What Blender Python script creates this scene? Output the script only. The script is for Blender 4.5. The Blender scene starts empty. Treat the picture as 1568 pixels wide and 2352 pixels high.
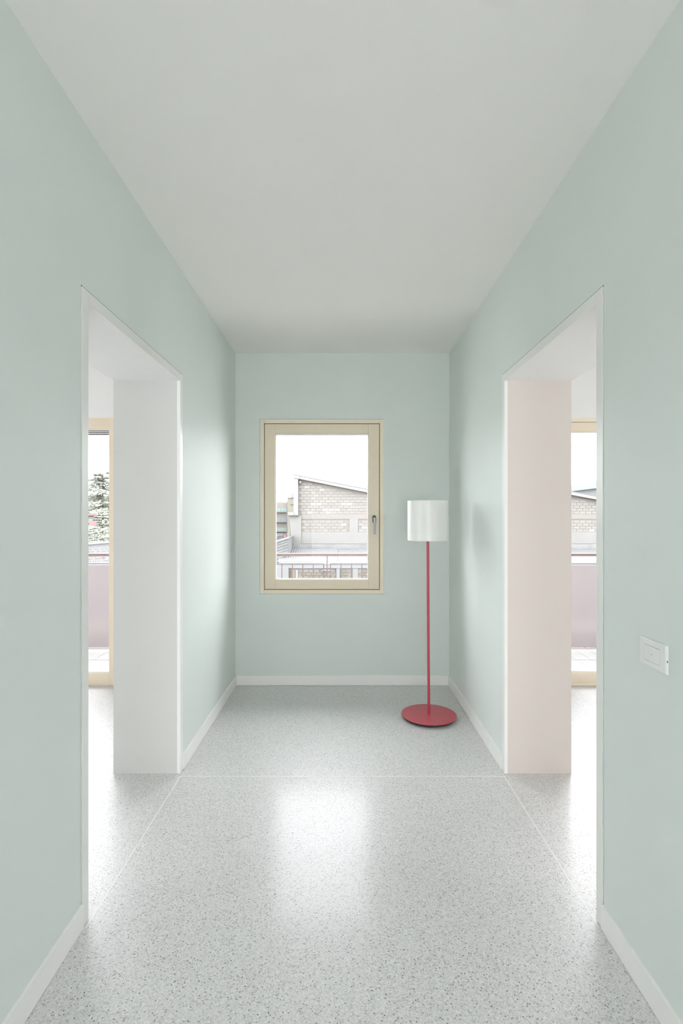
import bpy, bmesh, math, random
from mathutils import Vector, Matrix
random.seed(7)
S = bpy.context.scene
COL = S.collection

# ------------------------------------------------------------------ camera
cd = bpy.data.cameras.new('camera'); cam = bpy.data.objects.new('camera', cd); COL.objects.link(cam)
cam.location = (0, 0, 1.37); cam.rotation_euler = (math.radians(90), 0, 0)
cd.sensor_fit = 'AUTO'; cd.sensor_width = 36; cd.lens = 18
cd.shift_x = -2/2352; cd.shift_y = 11/2352; cd.clip_start = .02; cd.clip_end = 400
S.camera = cam
# ------------------------------------------------------------------ sky and exposure
W = bpy.data.worlds.new('overcast_sky'); S.world = W; W.use_nodes = True
bg = W.node_tree.nodes['Background']
bg.inputs['Color'].default_value = (.95, .972, 1, 1); bg.inputs['Strength'].default_value = 9.8
S.view_settings.view_transform = 'Standard'; S.view_settings.look = 'None'
S.view_settings.gamma = 1; S.view_settings.exposure = 0.15; S.view_settings.use_curve_mapping = False
S.cycles.max_bounces = 14; S.cycles.diffuse_bounces = 9; S.cycles.glossy_bounces = 5
S.cycles.transparent_max_bounces = 12; S.cycles.transmission_bounces = 6
S.cycles.use_denoising = True; S.cycles.sample_clamp_indirect = 6
S.cycles.caustics_reflective = False; S.cycles.caustics_refractive = False

def portal(name, loc, rot, sx, sy):
    l = bpy.data.lights.new(name, 'AREA'); l.shape = 'RECTANGLE'; l.size = sx; l.size_y = sy
    l.cycles.is_portal = True
    o = bpy.data.objects.new(name, l); o.location = loc; o.rotation_euler = rot; COL.objects.link(o)
R90 = math.radians(90)
SIDE_X = 5.2; BACK_Y = -5.2; COR_Y = -.3; COR_N = COR_Y-.15
portal('portal_end', (-.165, 4.62, 1.45), (-R90, 0, 0), .95, 1.35)
portal('portal_left_door', (-2.6, 4.62, 1.1), (-R90, 0, 0), 1.7, 2.1)
portal('portal_right_door', (2.6, 4.62, 1.1), (-R90, 0, 0), 1.7, 2.1)
def window_fill(name, loc, rot, sx, sy, radiance, col=(1, 1, 1)):   # extra area lamp added at an unseen window to brighten the rooms
    l = bpy.data.lights.new(name, 'AREA'); l.shape = 'RECTANGLE'; l.size = sx; l.size_y = sy
    l.energy = radiance*math.pi*sx*sy; l.color = col
    o = bpy.data.objects.new(name, l); o.location = loc; o.rotation_euler = rot; COL.objects.link(o)
DL = 3.0; DC = 0.1
window_fill('window_fill_left', (-SIDE_X-.04, .35, 1.15), (0, -R90, 0), 2.1, .9, DL)
window_fill('window_fill_right', (SIDE_X+.04, .35, 1.15), (0, R90, 0), 2.1, .9, DL, (1, .98, .95))
window_fill('window_fill_rear_centre', (0, BACK_Y-.05, 1.15), (R90, 0, 0), 1.6, 2.1, DC)

# ------------------------------------------------------------------ materials
def lin(c):
    return tuple(((v/255)/12.92 if v/255 <= .04045 else (((v/255)+.055)/1.055)**2.4) for v in c) + (1,)
def mat(name, col, rough=.6, metal=0, noise=0, scale=20, bump=0, coat=0, coat_r=.1, spec=.5, ior=1.5, bump_scale=None):
    m = bpy.data.materials.new(name); m.use_nodes = True; nt = m.node_tree; b = nt.nodes['Principled BSDF']
    b.inputs['Base Color'].default_value = col; b.inputs['Roughness'].default_value = rough
    b.inputs['Metallic'].default_value = metal; b.inputs['Specular IOR Level'].default_value = spec
    b.inputs['IOR'].default_value = ior
    b.inputs['Coat Weight'].default_value = coat; b.inputs['Coat Roughness'].default_value = coat_r
    if noise or bump:
        tc = nt.nodes.new('ShaderNodeTexCoord')
        n = nt.nodes.new('ShaderNodeTexNoise'); n.inputs['Scale'].default_value = scale; n.inputs['Detail'].default_value = 5
        nt.links.new(tc.outputs['Object'], n.inputs['Vector'])
        if noise:
            r = nt.nodes.new('ShaderNodeValToRGB')
            r.color_ramp.elements[0].position = .3; r.color_ramp.elements[1].position = .7
            r.color_ramp.elements[0].color = tuple(max(0, v*(1-noise)) for v in col[:3]) + (1,)
            r.color_ramp.elements[1].color = tuple(min(1, v*(1+noise)) for v in col[:3]) + (1,)
            nt.links.new(n.outputs['Fac'], r.inputs['Fac']); nt.links.new(r.outputs['Color'], b.inputs['Base Color'])
        if bump:
            n2 = n
            if bump_scale:
                n2 = nt.nodes.new('ShaderNodeTexNoise'); n2.inputs['Scale'].default_value = bump_scale; n2.inputs['Detail'].default_value = 3
                nt.links.new(tc.outputs['Object'], n2.inputs['Vector'])
            bp = nt.nodes.new('ShaderNodeBump'); bp.inputs['Strength'].default_value = bump; bp.inputs['Distance'].default_value = .002
            nt.links.new(n2.outputs['Fac'], bp.inputs['Height']); nt.links.new(bp.outputs['Normal'], b.inputs['Normal'])
    return m
MINT = mat('mint_paint', (.705, .752, .722, 1), .55, noise=.012, scale=3, bump=.06, bump_scale=350)
WHITE = mat('white_plaster', (.84, .84, .83, 1), .6, noise=.01, scale=3, bump=.05, bump_scale=350)
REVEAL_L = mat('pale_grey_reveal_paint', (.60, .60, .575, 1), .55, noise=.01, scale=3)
REVEAL_R = mat('reveal_paint_warm_bounce', (.66, .60, .555, 1), .55, noise=.01, scale=3)  # warm bounce light of the right room tinted into the colour
CEIL = mat('ceiling_paint', (.885, .87, .845, 1), .7, noise=.008, scale=2)
TRIM = mat('white_lacquer', (.87, .86, .84, 1), .35)
CASE = mat('door_frame_lacquer', (.82, .82, .79, 1), .35)
GAP = mat('dark_joint', (.10, .12, .11, 1), .8)
FRAME = mat('beige_timber_paint', (.80, .69, .54, 1), .4, noise=.02, scale=8)
FRAME_EDGE = mat('beige_outer_frame_paint', (.84, .75, .59, 1), .4)
GROOVE = mat('brown_groove', (.30, .22, .15, 1), .7)
BEAD = mat('white_bead', (.85, .85, .82, 1), .5)
STEEL = mat('satin_steel', (.26, .27, .29, 1), .42, metal=.9)
DSTEEL = mat('dark_steel', (.10, .11, .12, 1), .5, metal=.3)
PLASTIC = mat('white_plastic', (.82, .82, .82, 1), .3)
DARKP = mat('dark_plastic', (.03, .03, .03, 1), .5)
RED = mat('red_enamel', (.50, .05, .08, 1), .4, coat=.45, coat_r=.03, spec=.35)
SHADE = mat('white_shade', (.84, .84, .81, 1), .35, bump=.03, bump_scale=300, scale=30)
BLACK = mat('black_rubber', (.035, .035, .038, 1), .6)
RAIL = mat('brown_painted_steel', (.20, .14, .125, 1), .45)
PANEL = mat('mauve_panel', (.39, .345, .355, 1), .12, spec=.5)
DECK = mat('pale_terrace_tile', (.34, .335, .325, 1), .6, noise=.02, scale=15)
DECKJ = mat('terrace_joint', (.16, .15, .14, 1), .8)
RENDER = mat('exterior_render', (.4, .39, .37, 1), .8)
SHUT = mat('grey_shutter_slat', (.20, .20, .21, 1), .5)
STRIP = mat('pale_divider_strip', (.80, .80, .80, 1), .35)

def glass(name, tint=(.97, .975, .98, 1)):
    m = bpy.data.materials.new(name); m.use_nodes = True; nt = m.node_tree
    for n in list(nt.nodes): nt.nodes.remove(n)
    o = nt.nodes.new('ShaderNodeOutputMaterial'); mx = nt.nodes.new('ShaderNodeMixShader')
    t = nt.nodes.new('ShaderNodeBsdfTransparent'); t.inputs['Color'].default_value = tint
    g = nt.nodes.new('ShaderNodeBsdfGlossy'); g.inputs['Roughness'].default_value = .0
    f = nt.nodes.new('ShaderNodeFresnel'); f.inputs['IOR'].default_value = 1.12
    nt.links.new(f.outputs[0], mx.inputs[0]); nt.links.new(t.outputs[0], mx.inputs[1]); nt.links.new(g.outputs[0], mx.inputs[2])
    nt.links.new(mx.outputs[0], o.inputs[0]); return m
GLASS = glass('clear_glass')

def terrazzo():
    m = bpy.data.materials.new('terrazzo'); m.use_nodes = True; nt = m.node_tree; b = nt.nodes['Principled BSDF']; L = nt.links
    tc = nt.nodes.new('ShaderNodeTexCoord')
    def vor(scale, randomness=1):
        v = nt.nodes.new('ShaderNodeTexVoronoi'); v.inputs['Scale'].default_value = scale; v.inputs['Randomness'].default_value = randomness
        L.new(tc.outputs['Object'], v.inputs['Vector']); return v
    def sep(v):
        s = nt.nodes.new('ShaderNodeSeparateColor'); L.new(v.outputs['Color'], s.inputs[0]); return s
    def ramp(src, pts, interp='CONSTANT'):
        r = nt.nodes.new('ShaderNodeValToRGB'); r.color_ramp.interpolation = interp
        while len(r.color_ramp.elements) < len(pts): r.color_ramp.elements.new(.5)
        for e, (p, c) in zip(r.color_ramp.elements, pts):
            e.position = p; e.color = tuple(c) + (1,)
        L.new(src, r.inputs['Fac']); return r
    g = lambda v, w=0: (v*(1+w), v, v*(1-w))
    v1 = vor(215); s1 = sep(v1)
    r1 = ramp(s1.outputs[0], [(0, g(.26, .02)), (.04, g(.46, .03)), (.16, g(.60, .02)), (.42, g(.67, .01)), (.72, g(.73)), (.9, g(.82))])
    v2 = vor(480); s2 = sep(v2)
    r2 = ramp(s2.outputs[1], [(0, g(.22)), (.05, g(.50)), (.22, g(.62)), (.6, g(.70)), (.9, g(.80))])
    mx = nt.nodes.new('ShaderNodeMix'); mx.data_type = 'RGBA'; mx.inputs[0].default_value = .5
    L.new(r1.outputs[0], mx.inputs[6]); L.new(r2.outputs[0], mx.inputs[7])
    v3 = vor(100); s3 = sep(v3)
    d = nt.nodes.new('ShaderNodeMath'); d.operation = 'LESS_THAN'; d.inputs[1].default_value = .22
    L.new(v3.outputs['Distance'], d.inputs[0])
    e = nt.nodes.new('ShaderNodeMath'); e.operation = 'LESS_THAN'; e.inputs[1].default_value = .22
    L.new(s3.outputs[2], e.inputs[0])
    f = nt.nodes.new('ShaderNodeMath'); f.operation = 'MULTIPLY'; L.new(d.outputs[0], f.inputs[0]); L.new(e.outputs[0], f.inputs[1])
    c3 = ramp(s3.outputs[0], [(0, (.22, .21, .20)), (.6, (.14, .14, .14)), (.8, (.42, .33, .25))])
    m2 = nt.nodes.new('ShaderNodeMix'); m2.data_type = 'RGBA'
    L.new(f.outputs[0], m2.inputs[0]); L.new(mx.outputs[2], m2.inputs[6]); L.new(c3.outputs[0], m2.inputs[7])
    L.new(m2.outputs[2], b.inputs['Base Color'])
    b.inputs['Roughness'].default_value = .4; b.inputs['IOR'].default_value = 1.5
    b.inputs['Coat Weight'].default_value = .2; b.inputs['Coat Roughness'].default_value = .15; b.inputs['Coat IOR'].default_value = 1.6
    return m
TERR = terrazzo()

# ------------------------------------------------------------------ mesh helpers
class MB:
    def __init__(s): s.v = []; s.f = []; s.m = []
    def add(s, vs, fs, mi=0):
        n = len(s.v); s.v += [tuple(v) for v in vs]; s.f += [tuple(i+n for i in f) for f in fs]
        s.m += (list(mi) if isinstance(mi, (list, tuple)) else [mi]*len(fs))
    def box(s, x0, x1, y0, y1, z0, z1, mi=0):
        # faces: -x +x -y +y -z +z
        x0, x1 = sorted((x0, x1)); y0, y1 = sorted((y0, y1)); z0, z1 = sorted((z0, z1))
        vs = [(x, y, z) for x in (x0, x1) for y in (y0, y1) for z in (z0, z1)]
        fs = [(0, 1, 3, 2), (4, 6, 7, 5), (0, 4, 5, 1), (2, 3, 7, 6), (0, 2, 6, 4), (1, 5, 7, 3)]
        s.add(vs, fs, mi)
    def prism(s, pts, axis, a, b, mi=0):
        # pts 2D outline (ccw), extruded along axis from a to b
        def p(u, w, t): return {'y': (u, t, w), 'x': (t, u, w), 'z': (u, w, t)}[axis]
        n = len(pts); vs = [p(u, w, a) for u, w in pts] + [p(u, w, b) for u, w in pts]
        fs = [tuple(range(n)), tuple(range(2*n-1, n-1, -1))] + [(i, i+n, (i+1) % n+n, (i+1) % n) for i in range(n)]
        s.add(vs, fs, mi)
    def lathe(s, prof, c=(0, 0, 0), n=64, mi=0, caps=(True, True)):
        vs = []; fs = []
        for r, z in prof:
            for i in range(n):
                a = 2*math.pi*i/n; vs.append((c[0]+r*math.cos(a), c[1]+r*math.sin(a), c[2]+z))
        for k in range(len(prof)-1):
            for i in range(n):
                j = (i+1) % n; fs.append((k*n+i, k*n+j, (k+1)*n+j, (k+1)*n+i))
        if caps[0]: fs.append(tuple(range(n-1, -1, -1)))
        if caps[1]: fs.append(tuple((len(prof)-1)*n+i for i in range(n)))
        s.add(vs, fs, mi)
    def tube(s, p, q, r, n=10, r2=None, mi=0):
        p = Vector(p); q = Vector(q); d = (q-p).normalized(); r2 = r if r2 is None else r2
        u = d.orthogonal().normalized(); w = d.cross(u)
        vs = [p+(u*math.cos(2*math.pi*i/n)+w*math.sin(2*math.pi*i/n))*r for i in range(n)] + \
             [q+(u*math.cos(2*math.pi*i/n)+w*math.sin(2*math.pi*i/n))*r2 for i in range(n)]
        fs = [(i, (i+1) % n, (i+1) % n+n, i+n) for i in range(n)] + [tuple(range(n-1, -1, -1)), tuple(range(n, 2*n))]
        s.add(vs, fs, mi)
    def mesh(s, name, mats):
        me = bpy.data.meshes.new(name); me.from_pydata(s.v, [], s.f)
        for m in (mats if isinstance(mats, (list, tuple)) else [mats]): me.materials.append(m)
        me.polygons.foreach_set('material_index', s.m)
        bm = bmesh.new(); bm.from_mesh(me); bmesh.ops.recalc_face_normals(bm, faces=bm.faces); bm.to_mesh(me); bm.free()
        me.update(); return me
    def build(s, name, mats, parent=None, smooth=False, bevel=0, keep=False):
        me = s.mesh(name, mats) if not keep else s.mesh(name, mats)
        o = bpy.data.objects.new(name, me); COL.objects.link(o)
        if parent: o.parent = parent
        if smooth:
            me.polygons.foreach_set('use_smooth', [True]*len(me.polygons))
            md = None
            try: me.set_sharp_from_angle(angle=math.radians(40))
            except Exception: pass
        if bevel:
            b = o.modifiers.new('bevel', 'BEVEL'); b.width = bevel; b.segments = 2; b.limit_method = 'ANGLE'
            b.harden_normals = False
        return o
def tag(o, label=None, cat=None, group=None, kind=None):
    if label: o['label'] = label
    if cat: o['category'] = cat
    if group: o['group'] = group
    if kind: o['kind'] = kind
    return o
def empty(name, loc=(0, 0, 0), rz=0):
    o = bpy.data.objects.new(name, None); COL.objects.link(o); o.location = loc; o.rotation_euler = (0, 0, rz)
    o.empty_display_size = .1; return o
def struct(o, label=None):
    o['kind'] = 'structure'
    if label: o['label'] = label
    return o
def mesh_obj(name, me, loc, parent=None):
    o = bpy.data.objects.new(name, me); COL.objects.link(o); o.location = loc
    if parent: o.parent = parent
    return o
def PX(px, Y): return (px-786)*Y/1176
def PZ(py, Y): return 1.37-(py-1187)*Y/1176

# ------------------------------------------------------------------ room shell
CW = .868; T = .354; CO = CW+T            # corridor half width, wall thickness
D0, D1, DH = 1.704, 2.774, 2.137          # door frame outer: near, far, height
END = 4.163; EXT = END+.32; CZ = 2.70
g = .004
for s, nm in ((-1, 'left'), (1, 'right')):
    w = MB()
    a, b = s*CW, s*CO
    # material order per box: -x +x -y +y -z +z ; 0 mint 1 white 2 reveal
    def bx(y0, y1, z0, z1, ym=1, yp=1, zm=1):
        w.box(a, b, y0, y1, z0, z1, [1 if s < 0 else 0, 0 if s < 0 else 1, ym, yp, zm, 1])
    bx(COR_Y, D0-g+.001, 0, CZ, yp=3); bx(D1+g-.001, END, 0, CZ, ym=3); bx(D0-g+.001, D1+g-.001, DH+g, CZ, zm=3)
    # reveal linings beyond the frame
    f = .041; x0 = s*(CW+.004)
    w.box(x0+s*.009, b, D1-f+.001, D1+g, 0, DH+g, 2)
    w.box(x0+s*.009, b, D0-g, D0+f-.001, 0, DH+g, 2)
    w.box(x0+s*.009, b, D0+f-.001, D1-f+.001, DH-.0395, DH+g, 1)
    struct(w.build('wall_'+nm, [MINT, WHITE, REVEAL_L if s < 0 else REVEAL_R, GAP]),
           'mint green corridor wall with a doorway, on the %s' % nm)
    # door frame
    d = empty('door_%d' % (1 if s < 0 else 2)); struct(d, 'open doorway with a flush pale frame in the %s wall' % nm)
    fr = s*(CW-.003); bk = s*(CW+.014)
    m = MB(); m.box(fr, bk, D0, D0+f, 0, DH); m.build('jamb', CASE, d)
    m = MB(); m.box(fr, bk, D1-f, D1, 0, DH); m.build('jamb', CASE, d)
    m = MB(); m.box(fr, bk, D0+f+.001, D1-f-.001, DH-f, DH); m.build('head', CASE, d)

# baseboards
def base(nm, x0, x1, y0, y1):
    m = MB(); m.box(x0, x1, y0, y1, .0015, .082); struct(m.build('baseboard_'+nm, TRIM, bevel=.0012), None)
for s, nm in ((-1, 'left'), (1, 'right')):
    base(nm+'_near', s*CW, s*(CW-.010), COR_Y, D0-.002)
    base(nm+'_far', s*CW, s*(CW-.010), D1+.001, END)
base('end', -CW+.0102, CW-.0102, END-.010, END)

# end wall with three openings
OPEN = [(-.672, .338, .741, 2.165), (-3.42, -1.80, 0, 2.174), (1.80, 3.42, 0, 2.174)]
w = MB()
def endbox(x0, x1, z0, z1):
    mint = x0 >= -CW-.001 and x1 <= CW+.001
    w.box(x0, x1, END, EXT, z0, z1, [1, 1, 0 if mint else 1, 2, 1, 1])
endbox(-CW, -.672, 0, CZ); endbox(.338, CW, 0, CZ); endbox(-.672, .338, 0, .741); endbox(-.672, .338, 2.165, CZ)
for s in (-1, 1):
    endbox(*sorted((s*CW, s*1.80)), 0, CZ); endbox(*sorted((s*3.42, s*(SIDE_X+.3))), 0, CZ)
    endbox(*sorted((s*1.80, s*3.42)), 2.174, CZ)
struct(w.build('wall_end', [MINT, WHITE, RENDER]), 'mint green end wall with a beige framed window')
# floor, ceiling
m = MB(); m.box(-SIDE_X-.3, SIDE_X+.3, BACK_Y-.3, EXT, -.12, 0); FL = struct(m.build('floor', TERR), 'pale grey polished terrazzo floor with fine dark chips')
m = MB(); m.box(-.86, .86, 2.7005, 2.7055, -.002, .0006); m.build('divider_strip', STRIP, FL)
for s in (-1, 1):
    m = MB(); m.box(s*.852, s*.857, D0, 2.70, -.002, .0006); m.build('divider_strip', STRIP, FL)
m = MB(); m.box(-SIDE_X-.3, SIDE_X+.3, BACK_Y-.3, EXT, CZ, CZ+.2); struct(m.build('ceiling', CEIL), 'plain off-white ceiling')
# side rooms, outer walls (with large windows out of view), rear wall
for s, nm in ((-1, 'left_room'), (1, 'right_room')):
    a, b = s*SIDE_X, s*(SIDE_X+.3); w = MB()
    w.box(a, b, BACK_Y-.3, -.15, 0, CZ); w.box(a, b, .85, END, 0, CZ); w.box(a, b, -.15, .85, 2.3, CZ)
    w.box(s*CO, a, COR_N, COR_Y, 0, CZ)
    struct(w.build('wall_'+nm, WHITE))
w = MB()
for a, b in ((-SIDE_X, -4.4), (-2.7, -.9), (.9, 2.7), (4.4, SIDE_X)): w.box(a, b, BACK_Y-.3, BACK_Y, 0, CZ)
for a, b in ((-4.4, -2.7), (-.9, .9), (2.7, 4.4)): w.box(a, b, BACK_Y-.3, BACK_Y, 2.3, CZ)
if 1: struct(w.build('wall_rear', WHITE))

def frame_rect(m, x0, x1, z0, z1, wl, wr, wb, wt, y0, y1):
    m.box(x0, x0+wl, y0, y1, z0, z1); m.box(x1-wr, x1, y0, y1, z0, z1)
    m.box(x0+wl, x1-wr, y0, y1, z0, z0+wb); m.box(x0+wl, x1-wr, y0, y1, z1-wt, z1)

# ---- window_1: the end window
win = empty('window_1', (0, END, .741)); struct(win, 'beige framed single-pane window in the mint end wall')
def wpart(m, name, mt, **k):
    o = m.build(name, mt, **k); o.parent = win; o.matrix_parent_inverse = Matrix.Translation((0, -END, -.741)); return o
X0, X1, Z0, Z1 = PX(598.5, END), PX(880, END), PZ(1362.5, END), PZ(964.5, END)
m = MB(); frame_rect(m, X0-.005, X1+.005, Z0-.005, Z1+.005, .006, .006, .006, .006, END-.003, END+.02); wpart(m, 'bead', BEAD)
m = MB(); frame_rect(m, X0, X1, Z0, Z1, .028, .028, .028, .028, END-.008, END+.07); wpart(m, 'outer_frame', FRAME_EDGE, bevel=.002)
m = MB(); frame_rect(m, X0+.027, X1-.027, Z0+.027, Z1-.027, .02, .02, .02, .02, END+.004, END+.07); wpart(m, 'groove', GROOVE)
sx0, sx1, sz0, sz1 = X0+.034, X1-.034, Z0+.034, Z1-.034
gx0, gx1, gz0, gz1 = PX(631.5, END), PX(846, END), PZ(1331.5, END), PZ(995.5, END)
m = MB(); frame_rect(m, sx0, sx1, sz0, sz1, gx0-sx0, sx1-gx1, gz0-sz0, sz1-gz1, END-.004, END+.06); wpart(m, 'sash', FRAME, bevel=.002)
m = MB(); frame_rect(m, gx0-.004, gx1+.004, gz0-.004, gz1+.004, .010, .010, .010, .010, END+.012, END+.05); wpart(m, 'glazing_bead', BEAD)
m = MB(); m.box(gx0, gx1, END+.035, END+.039, gz0, gz1); wpart(m, 'pane', GLASS)
# handle
hx = PX(859, END); hz = PZ(1192.5, END)
m = MB(); pts = []
for i in range(32):
    a = 2*math.pi*i/32; pts.append((hx+.0145*math.cos(a), hz+(.018 if math.sin(a) >= 0 else -.018)+.0145*math.sin(a)))
m.prism(pts, 'y', END-.012, END-.003); hd = wpart(m, 'handle', DSTEEL, bevel=.002)
m = MB(); m.tube((hx, END-.011, hz+.004), (hx, END-.045, hz+.004), .009, 16)
pts = [(hx-.010, hz+.016), (hx+.010, hz+.016), (hx+.0085, hz-.122), (hx-.0085, hz-.122)]
m.prism(pts, 'y', END-.058, END-.044)
lv = m.build('lever', STEEL, bevel=.003); lv.parent = hd
# roller shutter box edge above the pane
m = MB(); m.box(gx0-.02, gx1+.02, END+.10, END+.13, PZ(999.5, END+.11), PZ(990, END+.11)); wpart(m, 'shutter_slat', SHUT)
# outer sill
m = MB(); m.box(-.67, .336, END+.071, EXT+.03, .70, .745); wpart(m, 'window_sill', BEAD)

# ---- glass balcony doors (window_2 left, window_3 right)
for s, n in ((-1, 2), (1, 3)):
    e = empty('window_%d' % n, (0, 0, 0)); struct(e, 'beige framed glazed balcony door in the %s room' % ('left' if s < 0 else 'right'))
    xa, xb = sorted((s*1.80, s*3.42)); gi = 1.896
    if s < 0:
        m = MB(); frame_rect(m, xa, xb, 0.0, 2.174, .10, gi-1.80, .099, .088, END-.003, END+.07); m.build('frame', FRAME, e, bevel=.002)
        ga, gb, gt, gbm = xa+.10, -gi, 2.086, .099
        m = MB()
        for k in range(3): m.box(ga-.02, gb+.02, END+.12, END+.130, 2.052+k*.0155, 2.052+k*.0155+.0135)
        m.build('roller_shutter', SHUT, e)
    else:
        m = MB(); frame_rect(m, xa, xb, 0, 2.174, .032, .032, .02, .032, END-.003, END+.07); m.build('frame', FRAME_EDGE, e, bevel=.002)
        m = MB(); frame_rect(m, xa+.03, xb-.03, .018, 2.144, .01, .01, .01, .01, END+.003, END+.06); m.build('groove', GROOVE, e)
        m = MB(); frame_rect(m, xa+.036, xb-.036, .02, 2.138, .015, .10, .085, .075, END-.001, END+.06); m.build('sash', FRAME, e, bevel=.002)
        ga, gb, gt, gbm = xa+.05, xb-.13, 2.063, .105
    m = MB(); frame_rect(m, ga-.004, gb+.004, gbm-.004, gt+.004, .010, .010, .012, .010, END+.012, END+.05); m.build('glazing_bead', BEAD, e)
    m = MB(); m.box(ga, gb, END+.03, END+.034, gbm, gt); m.build('pane', GLASS, e)
    m = MB(); m.box(xa, xb, END+.071, EXT+.02, -.02, .035); m.build('threshold', BEAD, e)
# side windows and added rear windows (light the rooms; out of the photograph)
for n, s, q in ((4, -1, 0), (5, 1, 0)):
    e = empty('window_%d' % n); struct(e, 'tall glazed window in the outer wall of a side room')
    m = MB(); x = s*SIDE_X
    for y0, y1 in ((-.15, -.09), (.79, .85)): m.box(x, x+s*.07, y0+q, y1+q, 0, 2.3)
    m.box(x, x+s*.07, q-.09, q+.79, 0, .09); m.box(x, x+s*.07, q-.09, q+.79, 2.21, 2.3); m.build('frame', FRAME, e)
    m = MB(); m.box(x+s*.02, x+s*.024, q-.1, q+.8, .08, 2.22); m.build('pane', GLASS, e)
for n, xa, xb in ((6, -.9, .9), (7, -4.4, -2.7), (8, 2.7, 4.4)):
    e = empty('window_%d' % n); struct(e, 'added, unseen tall window behind the viewpoint, lighting the corridor')
    m = MB(); frame_rect(m, xa, xb, 0, 2.3, .08, .08, .08, .08, BACK_Y-.07, BACK_Y); m.build('frame', FRAME, e)
    m = MB(); m.box(xa+.05, xb-.05, BACK_Y-.024, BACK_Y-.02, .05, 2.25); m.build('pane', GLASS, e)

# ------------------------------------------------------------------ floor lamp
lx, ly = .590, 3.495
L_ = tag(empty('floor_lamp', (lx, ly, 0)), 'slim red floor lamp with white drum shade in the far right corner', 'lamp')
m = MB(); m.lathe([(.160, 0), (.172, .005), (.178, .0195)], n=96); m.build('base_underside', BLACK, L_, smooth=True)['label'] = 'black rubber underside of the base'
m = MB(); m.lathe([(.182, .0200), (.187, .0208), (.187, .0228), (.1855, .0245), (.02, .0255), (.0001, .0255)], n=128, caps=(True, False)); m.build('base', RED, L_, smooth=True)
tl = -.008
m = MB(); m.tube((0, 0, .0245), (tl, 0, 1.30), .0095, 24); m.build('pole', RED, L_, smooth=True)
cx = tl; r = .1365; zb, zt = 1.209, 1.479
m = MB(); m.lathe([(r, zb), (r, zt), (r-.003, zt), (r-.003, zb), (r, zb)], c=(cx, 0, 0), n=128, caps=(False, False)); sh = m.build('lamp_shade', SHADE, L_, smooth=True)
m = MB(); m.tube((cx, 0, 1.295), (cx, 0, 1.36), .019, 20); so = m.build('socket', PLASTIC, L_, smooth=True)
m = MB(); m.lathe([(.012, 1.36), (.02, 1.375), (.03, 1.40), (.028, 1.42), (.015, 1.436), (.001, 1.44)], c=(cx, 0, 0), n=24); m.build('bulb', PLASTIC, L_, smooth=True)
m = MB()
for k in range(3):
    a = k*2.0944+.5; m.tube((cx, 0, 1.30), (cx+(r-.002)*math.cos(a), (r-.002)*math.sin(a), 1.30), .0018, 6)
m.build('shade_spider', STEEL, L_)

# ------------------------------------------------------------------ light switch
sw = tag(empty('light_switch', (CW, 1.424, .987)), 'white rectangular light switch plate on the right mint wall', 'switch')
hw, hh = .0608, .0384
m = MB(); bx_ = [(-hw, -hh), (hw, -hh), (hw, hh), (-hw, hh)]
o0, o1 = -.0001, -.0075
vs = [(o0, y, z) for y, z in bx_] + [(-.0055, y, z) for y, z in bx_] + [(o1, y*.94, z*.93) for y, z in bx_]
iw, ih = .0355, .0225
inn = [(-iw, -ih), (iw, -ih), (iw, ih), (-iw, ih)]
vs += [(o1, y, z) for y, z in inn] + [(-.004, y, z) for y, z in inn]
fs = [(3, 2, 1, 0)]
for k in (0, 4, 8, 12): fs += [(k+i, k+(i+1) % 4, k+4+(i+1) % 4, k+4+i) for i in range(4)]
m.add(vs, fs); pl = m.build('plate', PLASTIC, sw)
for y0, y1 in ((-.0345, -.0118), (.0118, .0345)):
    m = MB(); m.box(-.003, -.0082, y0, y1, -.0215, .0215); m.build('blank_module', PLASTIC, sw, bevel=.0006)
m = MB(); m.box(-.003, -.0088, -.0112, .0112, -.0215, .0215); rk = m.build('rocker', PLASTIC, sw, bevel=.0008)
m = MB(); m.tube((-.0085, 0, .0), (-.0091, 0, 0), .0012, 12); o = m.build('indicator', DSTEEL, rk)
m = MB(); m.box(-.0022, -.0045, -.0612, -.0600, -.006, -.001); m.build('release_slot', DARKP, sw)

# ------------------------------------------------------------------ balcony
bal = tag(empty('balcony', (0, EXT, 0)), 'pale tiled balcony terrace outside the windows', 'balcony')
m = MB(); m.box(-5.5, 5.5, EXT+.03, 5.29, -.25, -.012); o = m.build('slab', DECKJ, bal); o.matrix_parent_inverse = Matrix.Translation((0, -EXT, 0))
tm = MB(); tm.box(-.0705, .0705, -.19, .19, -.012, 0); tme = tm.mesh('tile', DECK)
xs = -3.61
i = 0
while xs < 3.7:
    for r_, y in enumerate((EXT+.03+.195, EXT+.03+.585)):
        o = mesh_obj('tile', tme, (xs, y-EXT, -.0), bal)
    xs += .1445; i += 1
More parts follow.
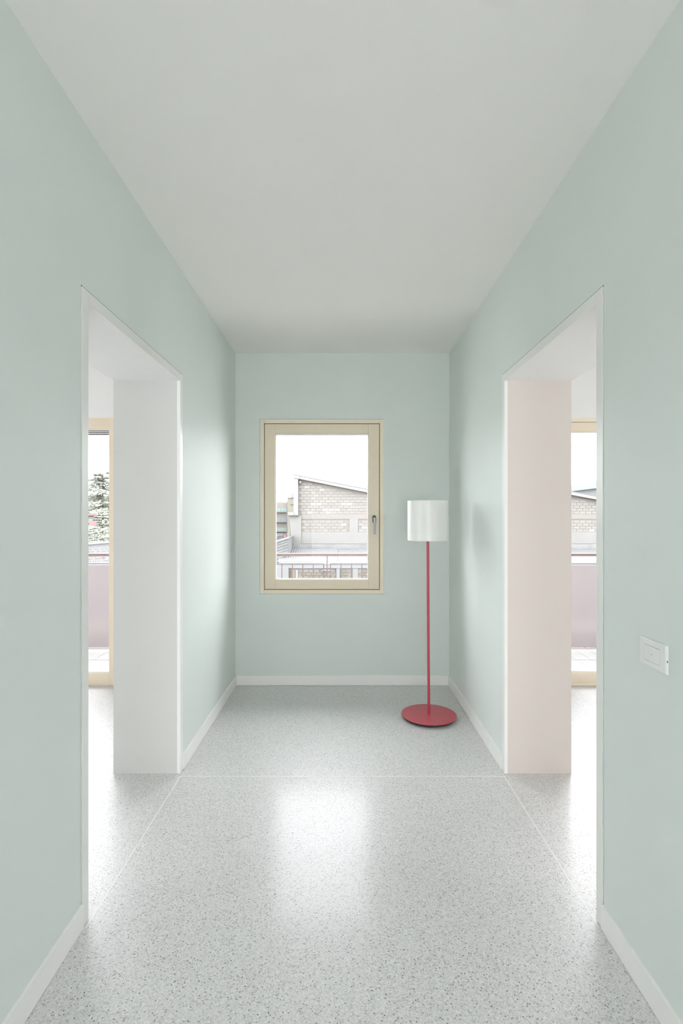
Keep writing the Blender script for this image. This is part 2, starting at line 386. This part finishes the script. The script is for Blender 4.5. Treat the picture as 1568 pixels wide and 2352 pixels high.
# railing
RY = 5.25
rl = tag(empty('balcony_railing', (0, RY, 0)), 'brown metal balcony railing with vertical bars and mauve infill panels', 'railing')
def bp(x0, x1, z0, z1, nm, y=.006, mt=RAIL, y2=None, par=rl):
    m = MB(); m.box(x0, x1, -y, y if y2 is None else y2, z0, z1); return m.build(nm, mt, par)
zt0, zt1 = PZ(1277, RY), PZ(1271.3, RY)
bp(-5.4, 5.4, zt0, zt1, 'top_rail', .025)
secs = [(-1.63, -.186, 0), (-.126, 1.48, 0), (1.54, 3.4, 1), (-3.4, -1.69, 1), (3.46, 5.3, 1), (-5.3, -3.46, 1)]
zs1 = PZ(1293.6, RY); zs0 = PZ(1491, RY)
for x0, x1, pan in secs:
    m = MB(); frame_rect(m, x0, x1, zs0, zs1, .010, .010, .008, .009, -.006, .006); m.build('section_frame', RAIL, rl)
    if pan:
        bp(x0+.014, x1-.014, PZ(1486.5, RY), PZ(1297.5, RY), 'infill_panel', .004, PANEL)
    else:
        k = 1; st = .107
        if x1 < 0:
            x = x1-.005-st
            while x > x0+.05: bp(x-.0045, x+.0045, zs0+.008, zs1-.009, 'bar', .005); x -= st
        else:
            x = x0+.005+st
            while x < x1-.05: bp(x-.0045, x+.0045, zs0+.008, zs1-.009, 'bar', .005); x += st
for x in (-3.43, -1.66, -.156, 1.51, 3.43):
    bp(x-.005, x+.005, .0005, zt0, 'post', .02)
for x0, x1, pan in secs:
    for x in (x0+.02, x1-.02):
        bp(x-.006, x+.006, .0005, zs0, 'foot', .006)

# ------------------------------------------------------------------ outdoors
def B(m, px0, px1, py0, py1, Y, Y2, mi=0):
    m.box(PX(px0, Y), PX(px1, Y), Y, Y2, PZ(py1, Y), PZ(py0, Y), mi)
K = .192
indoor_mat = mat
def mat(name, col, *a, **k):          # outdoor surfaces: the same hues, darkened so the bright sky doesn't overexpose them
    return indoor_mat(name, tuple(v*.665 for v in col[:3])+(1,), *a, **k)
GROUND = mat('pale_asphalt', (0.134, 0.132, 0.123, 1), .9, noise=.1, scale=.6)
PLAST = mat('cream_plaster', (K*.98, K*.945, K*.89, 1), .9, noise=.03, scale=1.2, bump=.3, bump_scale=6)
PILL = mat('white_painted_concrete', (.215, .215, .21, 1), .9, noise=.02, scale=1)
MORT = mat('mortar', (.172, .156, .138, 1), .95)
BLK = [mat('concrete_block_a', (0.193, 0.179, 0.162, 1), .95, noise=.03, scale=3),
       mat('concrete_block_b', (0.188, 0.171, 0.154, 1), .95, noise=.03, scale=3),
       mat('concrete_block_c', (0.202, 0.188, 0.168, 1), .95, noise=.03, scale=3),
       mat('concrete_block_pale', (0.235, 0.227, 0.213, 1), .95, noise=.02, scale=3)]
BROWN = mat('rusty_gutter', (0.134, 0.101, 0.078, 1), .8)
ROOFG = mat('weathered_roof', (0.179, 0.179, 0.174, 1), .9, noise=.22, scale=1.3)
WROOF = mat('white_roof_sheet', (.178, .178, .178, 1), .6, noise=.01, scale=2)
OLIVE = mat('olive_render', (.20, .185, .15, 1), .9, noise=.02, scale=1)
BEIGE = mat('beige_render', (.235, .215, .185, 1), .9, noise=.02, scale=1)
TEAL = mat('teal_window_glass', (.16, .235, .22, 1), .3)
GREYW = mat('grey_window_glass', (.15, .17, .185, 1), .3)
PALEG = mat('pale_green_window_glass', (.20, .25, .215, 1), .3)
GUT = mat('grey_capping', (.13, .13, .125, 1), .8)
GREYWALL = mat('pale_grey_wall', (0.185, 0.188, 0.190, 1), .9)
SBL = [mat('shed_block_a', (0.151, 0.134, 0.106, 1), .95, noise=.06, scale=4), mat('shed_block_b', (0.140, 0.123, 0.098, 1), .95, noise=.06, scale=4),
       mat('shed_block_c', (0.165, 0.148, 0.120, 1), .95, noise=.06, scale=4)]
SMORT = mat('shed_mortar', (0.174, 0.165, 0.148, 1), .95)
WOOD = mat('brown_door_wood', (0.123, 0.090, 0.067, 1), .8)

m = MB(); m.box(-90, 90, 5.6, 160, -6.2, -6.0); tag(m.build('ground', GROUND), kind='structure', label='pale ground between the buildings')

# --- sawtooth workshop with a concrete-block gable
YB = 34.0; u = YB/1176
shop = tag(empty('workshop_building', (PX(1000, YB), YB, -6)), 'large pale block-walled workshop with sloping white roof edge, seen through the end window', 'building')
shop_inv = Matrix.Translation((-PX(1000, YB), -YB, 6))
def sp(m, nm, mt, **k):
    o = m.build(nm, mt, **k); o.parent = shop; o.matrix_parent_inverse = shop_inv; return o
def rooftop(px):      # underside of the white roof edge, photo rows at the gable's depth
    if px < 1092: return 1101.4+(px-684)*.2006
    return 1099.5+(px-1092)*.183
m = MB()
m.prism([(PX(684, YB), -6), (PX(1092, YB), -6), (PX(1092, YB), PZ(rooftop(1091), YB)), (PX(684, YB), PZ(rooftop(684), YB))], 'y', YB, YB+12)
m.prism([(PX(1092, YB), -6), (PX(1500, YB), -6), (PX(1500, YB), PZ(rooftop(1500), YB)), (PX(1092, YB), PZ(rooftop(1092), YB))], 'y', YB+.0, YB+12)
sp(m, 'wall', MORT)
for (p0, p1) in ((684, 1092), (1093, 1500)):
    a0, a1 = rooftop(p0), rooftop(p1-.5); q0 = p0-(10 if p0 < 700 else 4)
    sl = (a1-a0)/(p1-p0)
    m = MB(); yy = YB-.35
    m.prism([(PX(q0, YB), PZ(a0-1.5+sl*(q0-p0), YB)), (PX(p1, YB), PZ(a1-1.5, YB)), (PX(p1, YB), PZ(a1-8, YB)), (PX(q0, YB), PZ(a0-9-1.2, YB))], 'y', yy, YB+12.3)
    sp(m, 'roof_slab', PILL)
    m = MB()
    m.prism([(PX(p0-2, YB), PZ(a0+.2+sl*-2, YB)), (PX(p1, YB), PZ(a1+.2, YB)), (PX(p1, YB), PZ(a1-1.4, YB)), (PX(p0-2, YB), PZ(a0-1.4+sl*-2, YB))], 'y', YB-.08, YB)
    sp(m, 'eave_strip', BROWN)
    m = MB()
    m.prism([(PX(q0, YB), PZ(a0-10.2, YB)), (PX(p1, YB), PZ(a1-8, YB)), (PX(p1, YB), PZ(a1-9.4, YB)), (PX(q0, YB), PZ(a0-11.6, YB))], 'y', yy-.02, YB+12.3)
    sp(m, 'roof_capping', GUT)
# left pillar, cornice, plastered parts
m = MB(); B(m, 674, 684.3, 1093, 1183, YB-.3, YB+12); sp(m, 'corner_pillar', PILL)
m = MB(); B(m, 661.5, 674.2, 1176.5, 1183, YB-.35, YB+12); sp(m, 'cornice', PILL)
m = MB(); B(m, 661.5, 686, 1183, 1184.3, YB-.36, YB+12); sp(m, 'cornice_edge', BROWN)
m = MB(); B(m, 662, 667, 1184.3, 1254, YB-.02, YB+12); sp(m, 'side_wall_strip', OLIVE)
# ragged plaster field on the lower wall
pts = [(664, 1184.3), (690, 1184.3), (692, 1191)]
low = [(664, 1184.3), (665.5, 1200), (667, 1215), (668, 1228), (667.5, 1236), (670, 1243), (672, 1248.5), (692, 1250)]
poly = [(PX(a, YB), PZ(b, YB)) for a, b in low+[(692, 1184.3)]][::-1]
m = MB(); m.prism(poly, 'y', YB-.12, YB+.1); sp(m, 'plaster_field', PLAST)
m = MB(); B(m, 692, 1500, 1221.5, 1248.5, YB-.04, YB+.01); sp(m, 'plaster_field', PLAST)
m = MB(); B(m, 692, 1500, 1180.5, 1192.3, YB-.035, YB+.01); sp(m, 'plaster_band', BLK[1])
m = MB(); B(m, 802, 822, 1192.3, 1221.5, YB-.045, YB+.01); sp(m, 'plaster_patch', PLAST)
m = MB(); B(m, 688, 1500, 1248.5, 1250, YB-.09, YB+.01); sp(m, 'flashing', BROWN)
m = MB(); B(m, 662, 1500, 1250, 1264, YB-.12, YB+.01); sp(m, 'parapet', ROOFG)
# blocks: pieces where the photo shows them, the rest joined
bw, bh = 13.9*u, 6.5*u
bme = []
bmb = MB(); bmb.box(-(bw-.018)/2, (bw-.018)/2, -.025, .03, -(bh-.018)/2, (bh-.018)/2)
bme = [bmb.mesh('block', mt) for mt in BLK]
rest = MB(); nb = 0
def block(px, py, pale=False):
    global nb
    x, z = PX(px, YB), PZ(py, YB)
    if (686 < px < 852) or (1300 < px < 1376):
        k = 3 if pale or random.random() < .05 else random.choice((0, 0, 1, 2))
        o = bpy.data.objects.new('block', bme[k]); COL.objects.link(o); o.parent = shop; o.matrix_parent_inverse = shop_inv
        o.location = (x, YB-.002+random.uniform(-.006, .004), z); nb += 1
    else:
        rest.box(x-(bw-.018)/2, x+(bw-.018)/2, YB-.025, YB+.03, z-(bh-.018)/2, z+(bh-.018)/2)
rows = [1177.2-6.5*k for k in range(13)]
pales = [(714, 1158), (733, 1157), (786, 1158), (799, 1157), (740, 1126), (740, 1171), (781, 1171), (748, 1177)]
for k, y in enumerate(rows):
    px = 684+7+(0 if k % 2 else 6.95)
    while px < 1498:
        if rooftop(px+7)+3.6 < y and not (1084 < px < 1100):
            block(px, y, any(abs(px-a) < 7 and abs(y-b) < 3.3 for a, b in pales))
        px += 13.9
for k, y in enumerate([1218.2-6.5*k for k in range(4)]):
    px = 698+(0 if k % 2 else 6.95)
    while px < 1498:
        if not (795 < px < 829): block(px, y)
        px += 13.9
o = sp(rest, 'block', BLK[0]); o['kind'] = 'stuff'
# wall lamp under the eave with its arm
m = MB(); cxx, czz = PX(690, YB), PZ(1108.5, YB)
m.lathe([(.001, -.09), (.06, -.07), (.09, 0), (.06, .07), (.001, .09)], c=(cxx, YB-.2, czz), n=16, caps=(False, False))
m.tube((cxx, YB-.2, czz-.07), (cxx-.1, YB-.05, czz-.16), .02, 6); m.tube((cxx-.1, YB-.05, czz-.16), (cxx+.3, YB-.05, czz-.16), .02, 6)
sp(m, 'wall_lamp', PILL, smooth=True)
# cable loop and antenna on the roof
m = MB(); pv = None
for k in range(13):
    a = k/12; q = (PX(685+11*a, YB-.4), YB-.4, PZ(1103-10*math.sin(a*1.9), YB))
    if pv: m.tube(pv, q, .012, 5)
    pv = q
sp(m, 'cable', ROOFG)
m = MB(); ax = PX(800, YB+2); az = PZ(1116, YB+2)
m.tube((ax, YB+2, az-.4), (ax, YB+2, az+.33), .012, 5)
for k in (0, .1, .2): m.tube((ax-.12+k*.2, YB+2, az+.3-k), (ax+.12-k*.2, YB+2, az+.3-k), .008, 5)
sp(m, 'antenna', ROOFG)
# low dome rooflight
m = MB(); dx = PX(775, YB+5); dz = PZ(1116, YB+5)
m.lathe([(3.0, -.6), (2.6, -.1), (1.7, .2), (.8, .34), (.001, .38)], c=(dx+.2, YB+6, dz), n=24, caps=(False, False)); sp(m, 'roof_dome', WROOF, smooth=True)

# grey hall behind, rising to the right
Y3 = 52; hall = MB()
hall.prism([(PX(1200, Y3), -6), (PX(1560, Y3), -6), (PX(1560, Y3), PZ(1098, Y3)), (PX(1200, Y3), PZ(1142, Y3))], 'y', Y3, Y3+10)
h = tag(empty('grey_hall', (PX(1380, Y3), Y3, -6)), 'grey hall with rising roof line behind the workshop, seen in the right balcony door', 'building')
o = hall.build('wall', mat('grey_cladding', (0.185, 0.188, 0.185, 1), .8, noise=.02, scale=2)); o.parent = h; o.matrix_parent_inverse = Matrix.Translation((-PX(1380, Y3), -Y3, 6))
m = MB(); m.prism([(PX(1200, Y3), PZ(1142, Y3)), (PX(1560, Y3), PZ(1098, Y3)), (PX(1560, Y3), PZ(1075, Y3)), (PX(1200, Y3), PZ(1133, Y3))], 'y', Y3-.5, Y3+10)
o = m.build('roof', mat('pale_roof', (0.207, 0.210, 0.213, 1), .8)); o.parent = h; o.matrix_parent_inverse = Matrix.Translation((-PX(1380, Y3), -Y3, 6))

# --- low shed with white corrugated roofs in front of the workshop
YS = 30.0
shed = tag(empty('low_shed', (PX(760, YS), YS, -6)), 'low shed with white corrugated roof and brown block wall below the workshop', 'shed')
sinv = Matrix.Translation((-PX(760, YS), -YS, 6))
def hp(m, nm, mt, **k):
    o = m.build(nm, mt, **k); o.parent = shed; o.matrix_parent_inverse = sinv; return o
def corrugated(xa, xb, ya, za, yb, zb, pitch=.14, amp=.02):
    m = MB(); n = int((xb-xa)/pitch*4); vs = []; fs = []
    for t_ in (0, 1):
        y = ya+(yb-ya)*t_; z = za+(zb-za)*t_
        for i in range(n+1):
            vs.append((xa+(xb-xa)*i/n, y, z+amp*math.sin(i*math.pi/2)))
        for i in range(n+1):
            vs.append((xa+(xb-xa)*i/n, y, z-.05+amp*math.sin(i*math.pi/2)))
    N = n+1
    for i in range(n):
        fs += [(i, i+1, 2*N+i+1, 2*N+i), (N+i, 3*N+i, 3*N+i+1, N+i+1), (i, N+i, N+i+1, i+1), (2*N+i, 2*N+i+1, 3*N+i+1, 3*N+i)]
    m.add(vs, fs); return m
yt = YB-.45
zA, zB = PZ(1262, yt), PZ(1289, YS)
hp(corrugated(PX(652, yt), PX(775.8, yt), YS, zB, yt, PZ(1260.5, yt)), 'roof_sheet', WROOF)
hp(corrugated(PX(776.3, yt), PX(1500, yt), YS, zB, yt, zA), 'roof_sheet', WROOF)
m = MB(); B(m, 640, 1500, 1290.5, 1296.5, YS-.05, YS+.1); hp(m, 'gutter', PILL)
m = MB(); B(m, 632, 1500, 1297, 1305, YS-.02, YS+.1); hp(m, 'fascia', WROOF)
m = MB(); B(m, 632, 1500, 1305, 1306.3, YS+.0, YS+.1); hp(m, 'eave_shadow_strip', mat('blue_grey_eave_shadow', (0.112, 0.112, 0.146, 1), .7))  # thin dark strip standing in for the shadow line under the eave
m = MB(); B(m, 662, 1500, 1306.3, 1440, YS+.05, YS+3.4); hp(m, 'wall', SMORT)
m = MB(); B(m, 560, 662, 1304, 1440, YS-.25, YS+2); hp(m, 'end_wall', GREYWALL)
m = MB(); B(m, 663, 667.5, 1310, 1385, YS-.02, YS+.1); hp(m, 'door_post', WOOD)
m = MB(); B(m, 678.5, 684, 1309, 1385, YS-.02, YS+.1); hp(m, 'door_post', PILL)
m = MB(); B(m, 668.5, 677.5, 1310, 1385, YS-.0, YS+.1); hp(m, 'door_panel', mat('tan_door', (0.162, 0.137, 0.106, 1), .8))
m = MB(); B(m, 772.5, 780, 1306.3, 1440, YS-.1, YS+.1); hp(m, 'wall_pillar', GREYWALL)
m = MB(); B(m, 810, 822, 1306.3, 1440, YS+.0, YS+.1); hp(m, 'wall_pillar', PLAST)
su = YS/1176; w_, h_ = 12.2*su, 7.2*su
sb = MB(); sb.box(-(w_-.03)/2, (w_-.03)/2, -.03, .03, -(h_-.03)/2, (h_-.03)/2); sbm = [sb.mesh('block', x) for x in SBL]
rest = MB()
for k in range(10):
    y = 1311.5+7.2*k; px = 690+(k % 2)*6.1
    while px < 1490:
        if not (767.5 < px < 785 or 804.5 < px < 827):
            x, z = PX(px, YS), PZ(y, YS)
            if px < 850 and k < 5:
                o = bpy.data.objects.new('block', random.choice(sbm)); COL.objects.link(o); o.parent = shed; o.matrix_parent_inverse = sinv
                o.location = (x, YS+.045, z)
            else: rest.box(x-(w_-.03)/2, x+(w_-.03)/2, YS+.015, YS+.075, z-(h_-.03)/2, z+(h_-.03)/2)
        px += 12.2
o = hp(rest, 'block', SBL[0]); o['kind'] = 'stuff'
m = MB(); m.tube((PX(740, YS), YS-.3, PZ(1309, YS)), (PX(761, YS), YS-.3, PZ(1309, YS)), .035, 8)
m.box(PX(745, YS)-.02, PX(745, YS)+.02, YS-.3, YS+.05, PZ(1309, YS), PZ(1307, YS)); hp(m, 'strip_lamp', PILL)

# old roof on the left of the shed, slanting towards the workshop
YO = 31
old = tag(empty('old_sloping_roof', (PX(640, YO), YO, -6)), 'weathered grey-white sloping roof left of the white shed roof', 'roof')
oinv = Matrix.Translation((-PX(640, YO), -YO, 6))
pl_ = [(PX(560, YO), PZ(1300, YO)), (PX(661.5, YO), PZ(1300, YO)), (PX(661.5, YO), PZ(1235, YO)), (PX(560, YO), PZ(1268, YO))]
m = MB(); m.prism(pl_, 'y', YO, YO+2.9); o = m.build('roof_body', ROOFG); o.parent = old; o.matrix_parent_inverse = oinv
m = MB()
m.prism([(PX(560, YO), PZ(1269, YO)), (PX(663, YO), PZ(1236.5, YO)), (PX(663, YO), PZ(1233.5, YO)), (PX(560, YO), PZ(1266, YO))], 'y', YO-.1, YO+3)
o = m.build('ridge_capping', PILL); o.parent = old; o.matrix_parent_inverse = oinv
m = MB()
for k in range(1, 9):
    dy = 6.5*k; m.prism([(PX(560, YO), PZ(1269+dy, YO)), (PX(661, YO), PZ(1236.5+dy*1.0, YO)), (PX(661, YO), PZ(1235.2+dy, YO)), (PX(560, YO), PZ(1267.7+dy, YO))], 'y', YO-.05, YO)
o = m.build('roof_lap', PILL); o.parent = old; o.matrix_parent_inverse = oinv; o['kind'] = 'stuff'
m = MB(); B(m, 560, 662, 1300, 1450, YO-.0, YO+2.9); o = m.build('wall', GREYWALL); o.parent = old; o.matrix_parent_inverse = oinv

# --- beige office block with rows of windows
YF = 62.0
of = tag(empty('office_block', (PX(645, YF), YF, -6)), 'beige three-storey block with green-tinted windows at the left edge of the end window', 'building')
finv = Matrix.Translation((-PX(645, YF), -YF, 6))
def fp(m, nm, mt, par=None, **k):
    o = m.build(nm, mt, **k)
    if par: o.parent = par
    else: o.parent = of; o.matrix_parent_inverse = finv
    return o
m = MB(); B(m, 606, 658.2, 1154, 1310, YF, YF+10); fp(m, 'wall', BEIGE)
m = MB(); B(m, 658.2, 660.2, 1150, 1310, YF-.3, YF+10); fp(m, 'corner_pier', PILL)
for k, (y0, y1) in enumerate(((1167, 1175), (1190, 1198), (1212, 1220))):
    m = MB(); B(m, 606, 658.2, y1, y1+2, YF-.25, YF); fp(m, 'ledge', PILL)
    for j, (a, b) in enumerate(((652.3, 658.2), (645, 652.3), (637.5, 645), (630, 637.5), (622.5, 630), (615, 622.5))):
        m = MB(); m.box(PX(a, YF), PX(b, YF), YF-.1, YF, PZ(y1, YF), PZ(y0, YF)); fo = fp(m, 'window', PILL)
        mt = (TEAL, GREYW, PALEG)[k]
        m = MB(); m.box(PX(a+.7, YF), PX(b-.3, YF), YF-.12, YF-.1, PZ(y1-.2, YF), PZ(y0+.2, YF)); q = m.build('pane', mt); q.parent = fo
        q.matrix_parent_inverse = Matrix.Identity(4)
YT = 58.0
tw = tag(empty('stair_tower', (PX(667, YT), YT, -6)), 'dark beige tower standing just left of the white workshop pillar', 'building')
tinv = Matrix.Translation((-PX(667, YT), -YT, 6))
for nm, (a, b, c, d_), mt, yy in (('wall', (660.3, 674.5, 1143.5, 1300), OLIVE, 0), ('sign_band', (667, 674.5, 1156, 1158.6), mat('faded_red_band', (0.224, 0.151, 0.123, 1), .8), -.1),
                                ('roof_box', (668.3, 676, 1133, 1143.5), mat('grey_roof_box', (0.207, 0.207, 0.207, 1), .8), .3), ('parapet', (660, 675, 1142.8, 1143.9), BROWN, -.1)):
    m = MB(); B(m, a, b, c, d_, YT+yy, YT+6); o = m.build(nm, mt); o.parent = tw; o.matrix_parent_inverse = tinv
# painted hoarding below the office block
YH = 50.0
hd_ = tag(empty('painted_hoarding', (PX(645, YH), YH, -6)), 'colourful green and magenta painted hoarding below the beige block', 'hoarding')
hinv = Matrix.Translation((-PX(645, YH), -YH, 6))
m = MB(); B(m, 612, 661, 1226, 1300, YH, YH+.2); o = m.build('board', BEIGE); o.parent = hd_; o.matrix_parent_inverse = hinv
cols = [((637.5, 648, 1226.5, 1240), (.24, .29, .25)), ((639, 647, 1231.5, 1237), (.23, .22, .29)), ((649.5, 657.5, 1226, 1238), (.33, .14, .19)),
        ((652.5, 655.8, 1229, 1234.5), (.40, .38, .38)), ((629, 637, 1231, 1236), (.40, .39, .38)), ((638, 647.5, 1230.4, 1231.4), (.42, .42, .42)), ((640, 646, 1237.5, 1238.3), (.42, .42, .42))]
for k, ((a, b, c, d_), cc) in enumerate(cols):
    m = MB(); B(m, a, b, c, d_, YH-.02-.01*k, YH); o = m.build('painted_panel', mat('hoarding_paint_%d' % k, tuple(.6*v for v in cc)+(1,), .8)); o.parent = hd_; o.matrix_parent_inverse = hinv

# --- left: low white wall with terracotta openings, trees, small house
YW = 26.0
gw = tag(empty('white_low_building', (PX(180, YW), YW, -6)), 'low white building dotted with small terracotta vents, below the trees', 'building')
ginv = Matrix.Translation((-PX(180, YW), -YW, 6))
def gp(m, nm, mt):
    o = m.build(nm, mt); o.parent = gw; o.matrix_parent_inverse = ginv; return o
m = MB(); m.prism([(PX(60, YW), -6), (PX(330, YW), -6), (PX(330, YW), PZ(1240, YW)), (PX(60, YW), PZ(1262, YW))], 'y', YW, YW+5); gp(m, 'wall', WROOF)
m = MB(); m.prism([(PX(60, YW), PZ(1262.5, YW)), (PX(330, YW), PZ(1240.5, YW)), (PX(330, YW), PZ(1239, YW)), (PX(60, YW), PZ(1261, YW))], 'y', YW-.15, YW+5); gp(m, 'coping', PILL)
TC = mat('terracotta', (0.235, 0.157, 0.112, 1), .9)
m = MB()
for i in range(34):
    for j in range(6):
        if random.random() < .62:
            px = 150+i*4+random.uniform(-.6, .6); py = 1262+j*5.4-(px-200)*.05+random.uniform(-.5, .5)
            B(m, px, px+random.uniform(1.0, 1.8), py, py+1.2, YW-.03, YW)
o = gp(m, 'terracotta_vent', TC); o['kind'] = 'stuff'
m = MB(); B(m, 232, 238, 1278.5, 1282, YW-.04, YW); gp(m, 'vent_panel', mat('red_vent', (0.252, 0.140, 0.123, 1), .9))

LEAF = [mat('conifer_leaf_a', (.60, .62, .53, 1), .9), mat('conifer_leaf_b', (.50, .53, .46, 1), .9), mat('conifer_leaf_c', (.68, .69, .60, 1), .9)]
for q in LEAF:      # thin leaves let light through
    nt = q.node_tree; b = nt.nodes['Principled BSDF']; t_ = nt.nodes.new('ShaderNodeBsdfTranslucent'); mx = nt.nodes.new('ShaderNodeMixShader')
    t_.inputs['Color'].default_value = b.inputs['Base Color'].default_value; mx.inputs[0].default_value = .45
    nt.links.new(b.outputs[0], mx.inputs[1]); nt.links.new(t_.outputs[0], mx.inputs[2]); nt.links.new(mx.outputs[0], nt.nodes['Material Output'].inputs[0])
BARK = mat('bark', (0.112, 0.095, 0.084, 1), .9)
def conifer(x, y, zb, H, R, label, seed, dens=1.0, mi=0):
    rnd = random.Random(seed)
    t = tag(empty('cedar_tree', (x, y, zb)), label, 'tree', 'trees on the slope seen in the left balcony door')
    m = MB(); m.tube((0, 0, 0), (0, 0, H*.96), .15, 8, r2=.05)
    pads = []
    n = int(16*dens*H/8)
    for k in range(n):
        f = .18+.80*k/n; z = H*f; rr = R*(1-f)**.75+.35; a = rnd.uniform(0, 6.283)
        for q in range(3):
            aa = a+q*2.1+rnd.uniform(-.4, .4); d = rr*rnd.uniform(.45, .95)
            e = (math.cos(aa)*d, math.sin(aa)*d, z+rnd.uniform(-.2, .25)-.12*d)
            m.tube((0, 0, z), e, .06, 5, r2=.02); pads.append((e, rr*rnd.uniform(.28, .45)))
    m.build('trunk', BARK, t)
    lf = MB()
    for (c, r) in pads:
        for q in range(int(115*dens)):
            a = rnd.uniform(0, 6.283); d = r*math.sqrt(rnd.random())*1.25
            p = Vector((c[0]+math.cos(a)*d, c[1]+math.sin(a)*d, c[2]+rnd.uniform(-.10, .28)*r+(.35*r*(1-(d/r)**2)*.6)))
            s_ = rnd.uniform(.05, .115)
            v1 = Vector((rnd.uniform(-1, 1), rnd.uniform(-1, 1), rnd.uniform(-.35, .35))).normalized()*s_*1.6
            v2 = v1.cross(Vector((rnd.uniform(-.5, .5), rnd.uniform(-.5, .5), 1))).normalized()*s_*.6
            lf.add([p-v1, p+v2, p+v1, p-v2], [(0, 1, 2, 3)], rnd.choice((0, 0, 1, 2)) if not mi else rnd.choice((mi, 0)))
    me = bpy.data.meshes.new('foliage'); me.from_pydata(lf.v, [], lf.f)
    for q in LEAF: me.materials.append(q)
    me.polygons.foreach_set('material_index', lf.m); me.update()
    o = bpy.data.objects.new('foliage', me); COL.objects.link(o); o.parent = t; o['kind'] = 'stuff'
YD = 44
conifer(PX(236, YD+1), YD+1, -3.5, 9.0, 4.0, 'broad layered cedar tree above the white low building, behind the small red-roofed house', 1, 1.9)
conifer(PX(120, 54), 54, -3, 9.8, 3.2, 'tall cedar tree left of the broad layered cedar', 2, 1.2)
conifer(PX(318, 54), 54, -3, 9.8, 3.2, 'tall cedar tree right of the broad layered cedar', 3, 1.2)
conifer(PX(272, 37), 37, -4, 5.6, 1.5, 'small pale tree in front of the broad cedar', 4, 1.2, 2)
conifer(PX(222, 33), 33, -4.5, 4.6, 1.2, 'lowest bushy tree beside the small red-roofed house', 5, 1.2, 2)
# slope behind
m = MB(); m.prism([(36, -6), (120, -6), (120, 6.0), (80, 4.5), (56, 1.5), (40, -3.5)], 'x', -75, -14)
tag(m.build('grassy_slope', mat('slope_grass', (0.174, 0.185, 0.140, 1), .95, noise=.15, scale=1.5)), 'pale grassy hillside rising behind the trees', kind='structure')
YC = 36.5
hs = tag(empty('small_house', (PX(206, YC), YC, -4)), 'small white house with red roof among the trees', 'house')
cinv = Matrix.Translation((-PX(206, YC), -YC, 4))
for nm, (a, b, c, d_), mt, yy in (('wall', (188, 203, 1184, 1192), PLAST, 0), ('roof', (186, 205, 1179.5, 1184.3), mat('red_roof', (0.213, 0.123, 0.118, 1), .8), -.2),
                                ('lower_wall', (205, 208.5, 1197, 1208), mat('rose_wall', (.26, .15, .15, 1), .8), .1)):
    m = MB(); B(m, a, b, c, d_, YC+yy, YC+.9); o = m.build(nm, mt); o.parent = hs; o.matrix_parent_inverse = cinv
# hedge leaves strip under the panels of the right balcony
m = MB(); rnd = random.Random(9)
for k in range(900):
    p = Vector((rnd.uniform(1.9, 3.3), rnd.uniform(5.325, 5.43), rnd.uniform(-.06, .045)))
    v1 = Vector((rnd.uniform(-1, 1), rnd.uniform(-1, 1), rnd.uniform(-1, 1))).normalized()*.016; v2 = v1.orthogonal().normalized()*.008
    m.add([p-v1, p+v2, p+v1, p-v2], [(0, 1, 2, 3)])
pb = tag(empty('planter_box', (2.6, 5.37, -.25)), 'planter of yellow-green leaves along the foot of the right railing panel', 'planter')
hv = Matrix.Translation((-2.6, -5.37, .25))
o = m.build('foliage', mat('yellow_green_leaf', (.22, .25, .13, 1), .8), pb); o.matrix_parent_inverse = hv; o['kind'] = 'stuff'
m = MB(); m.box(1.88, 3.32, 5.305, 5.445, -.25, -.06); o = m.build('trough', RENDER, pb); o.matrix_parent_inverse = hv
print('BLOCKS', nb, 'OBJECTS', len(bpy.data.objects))
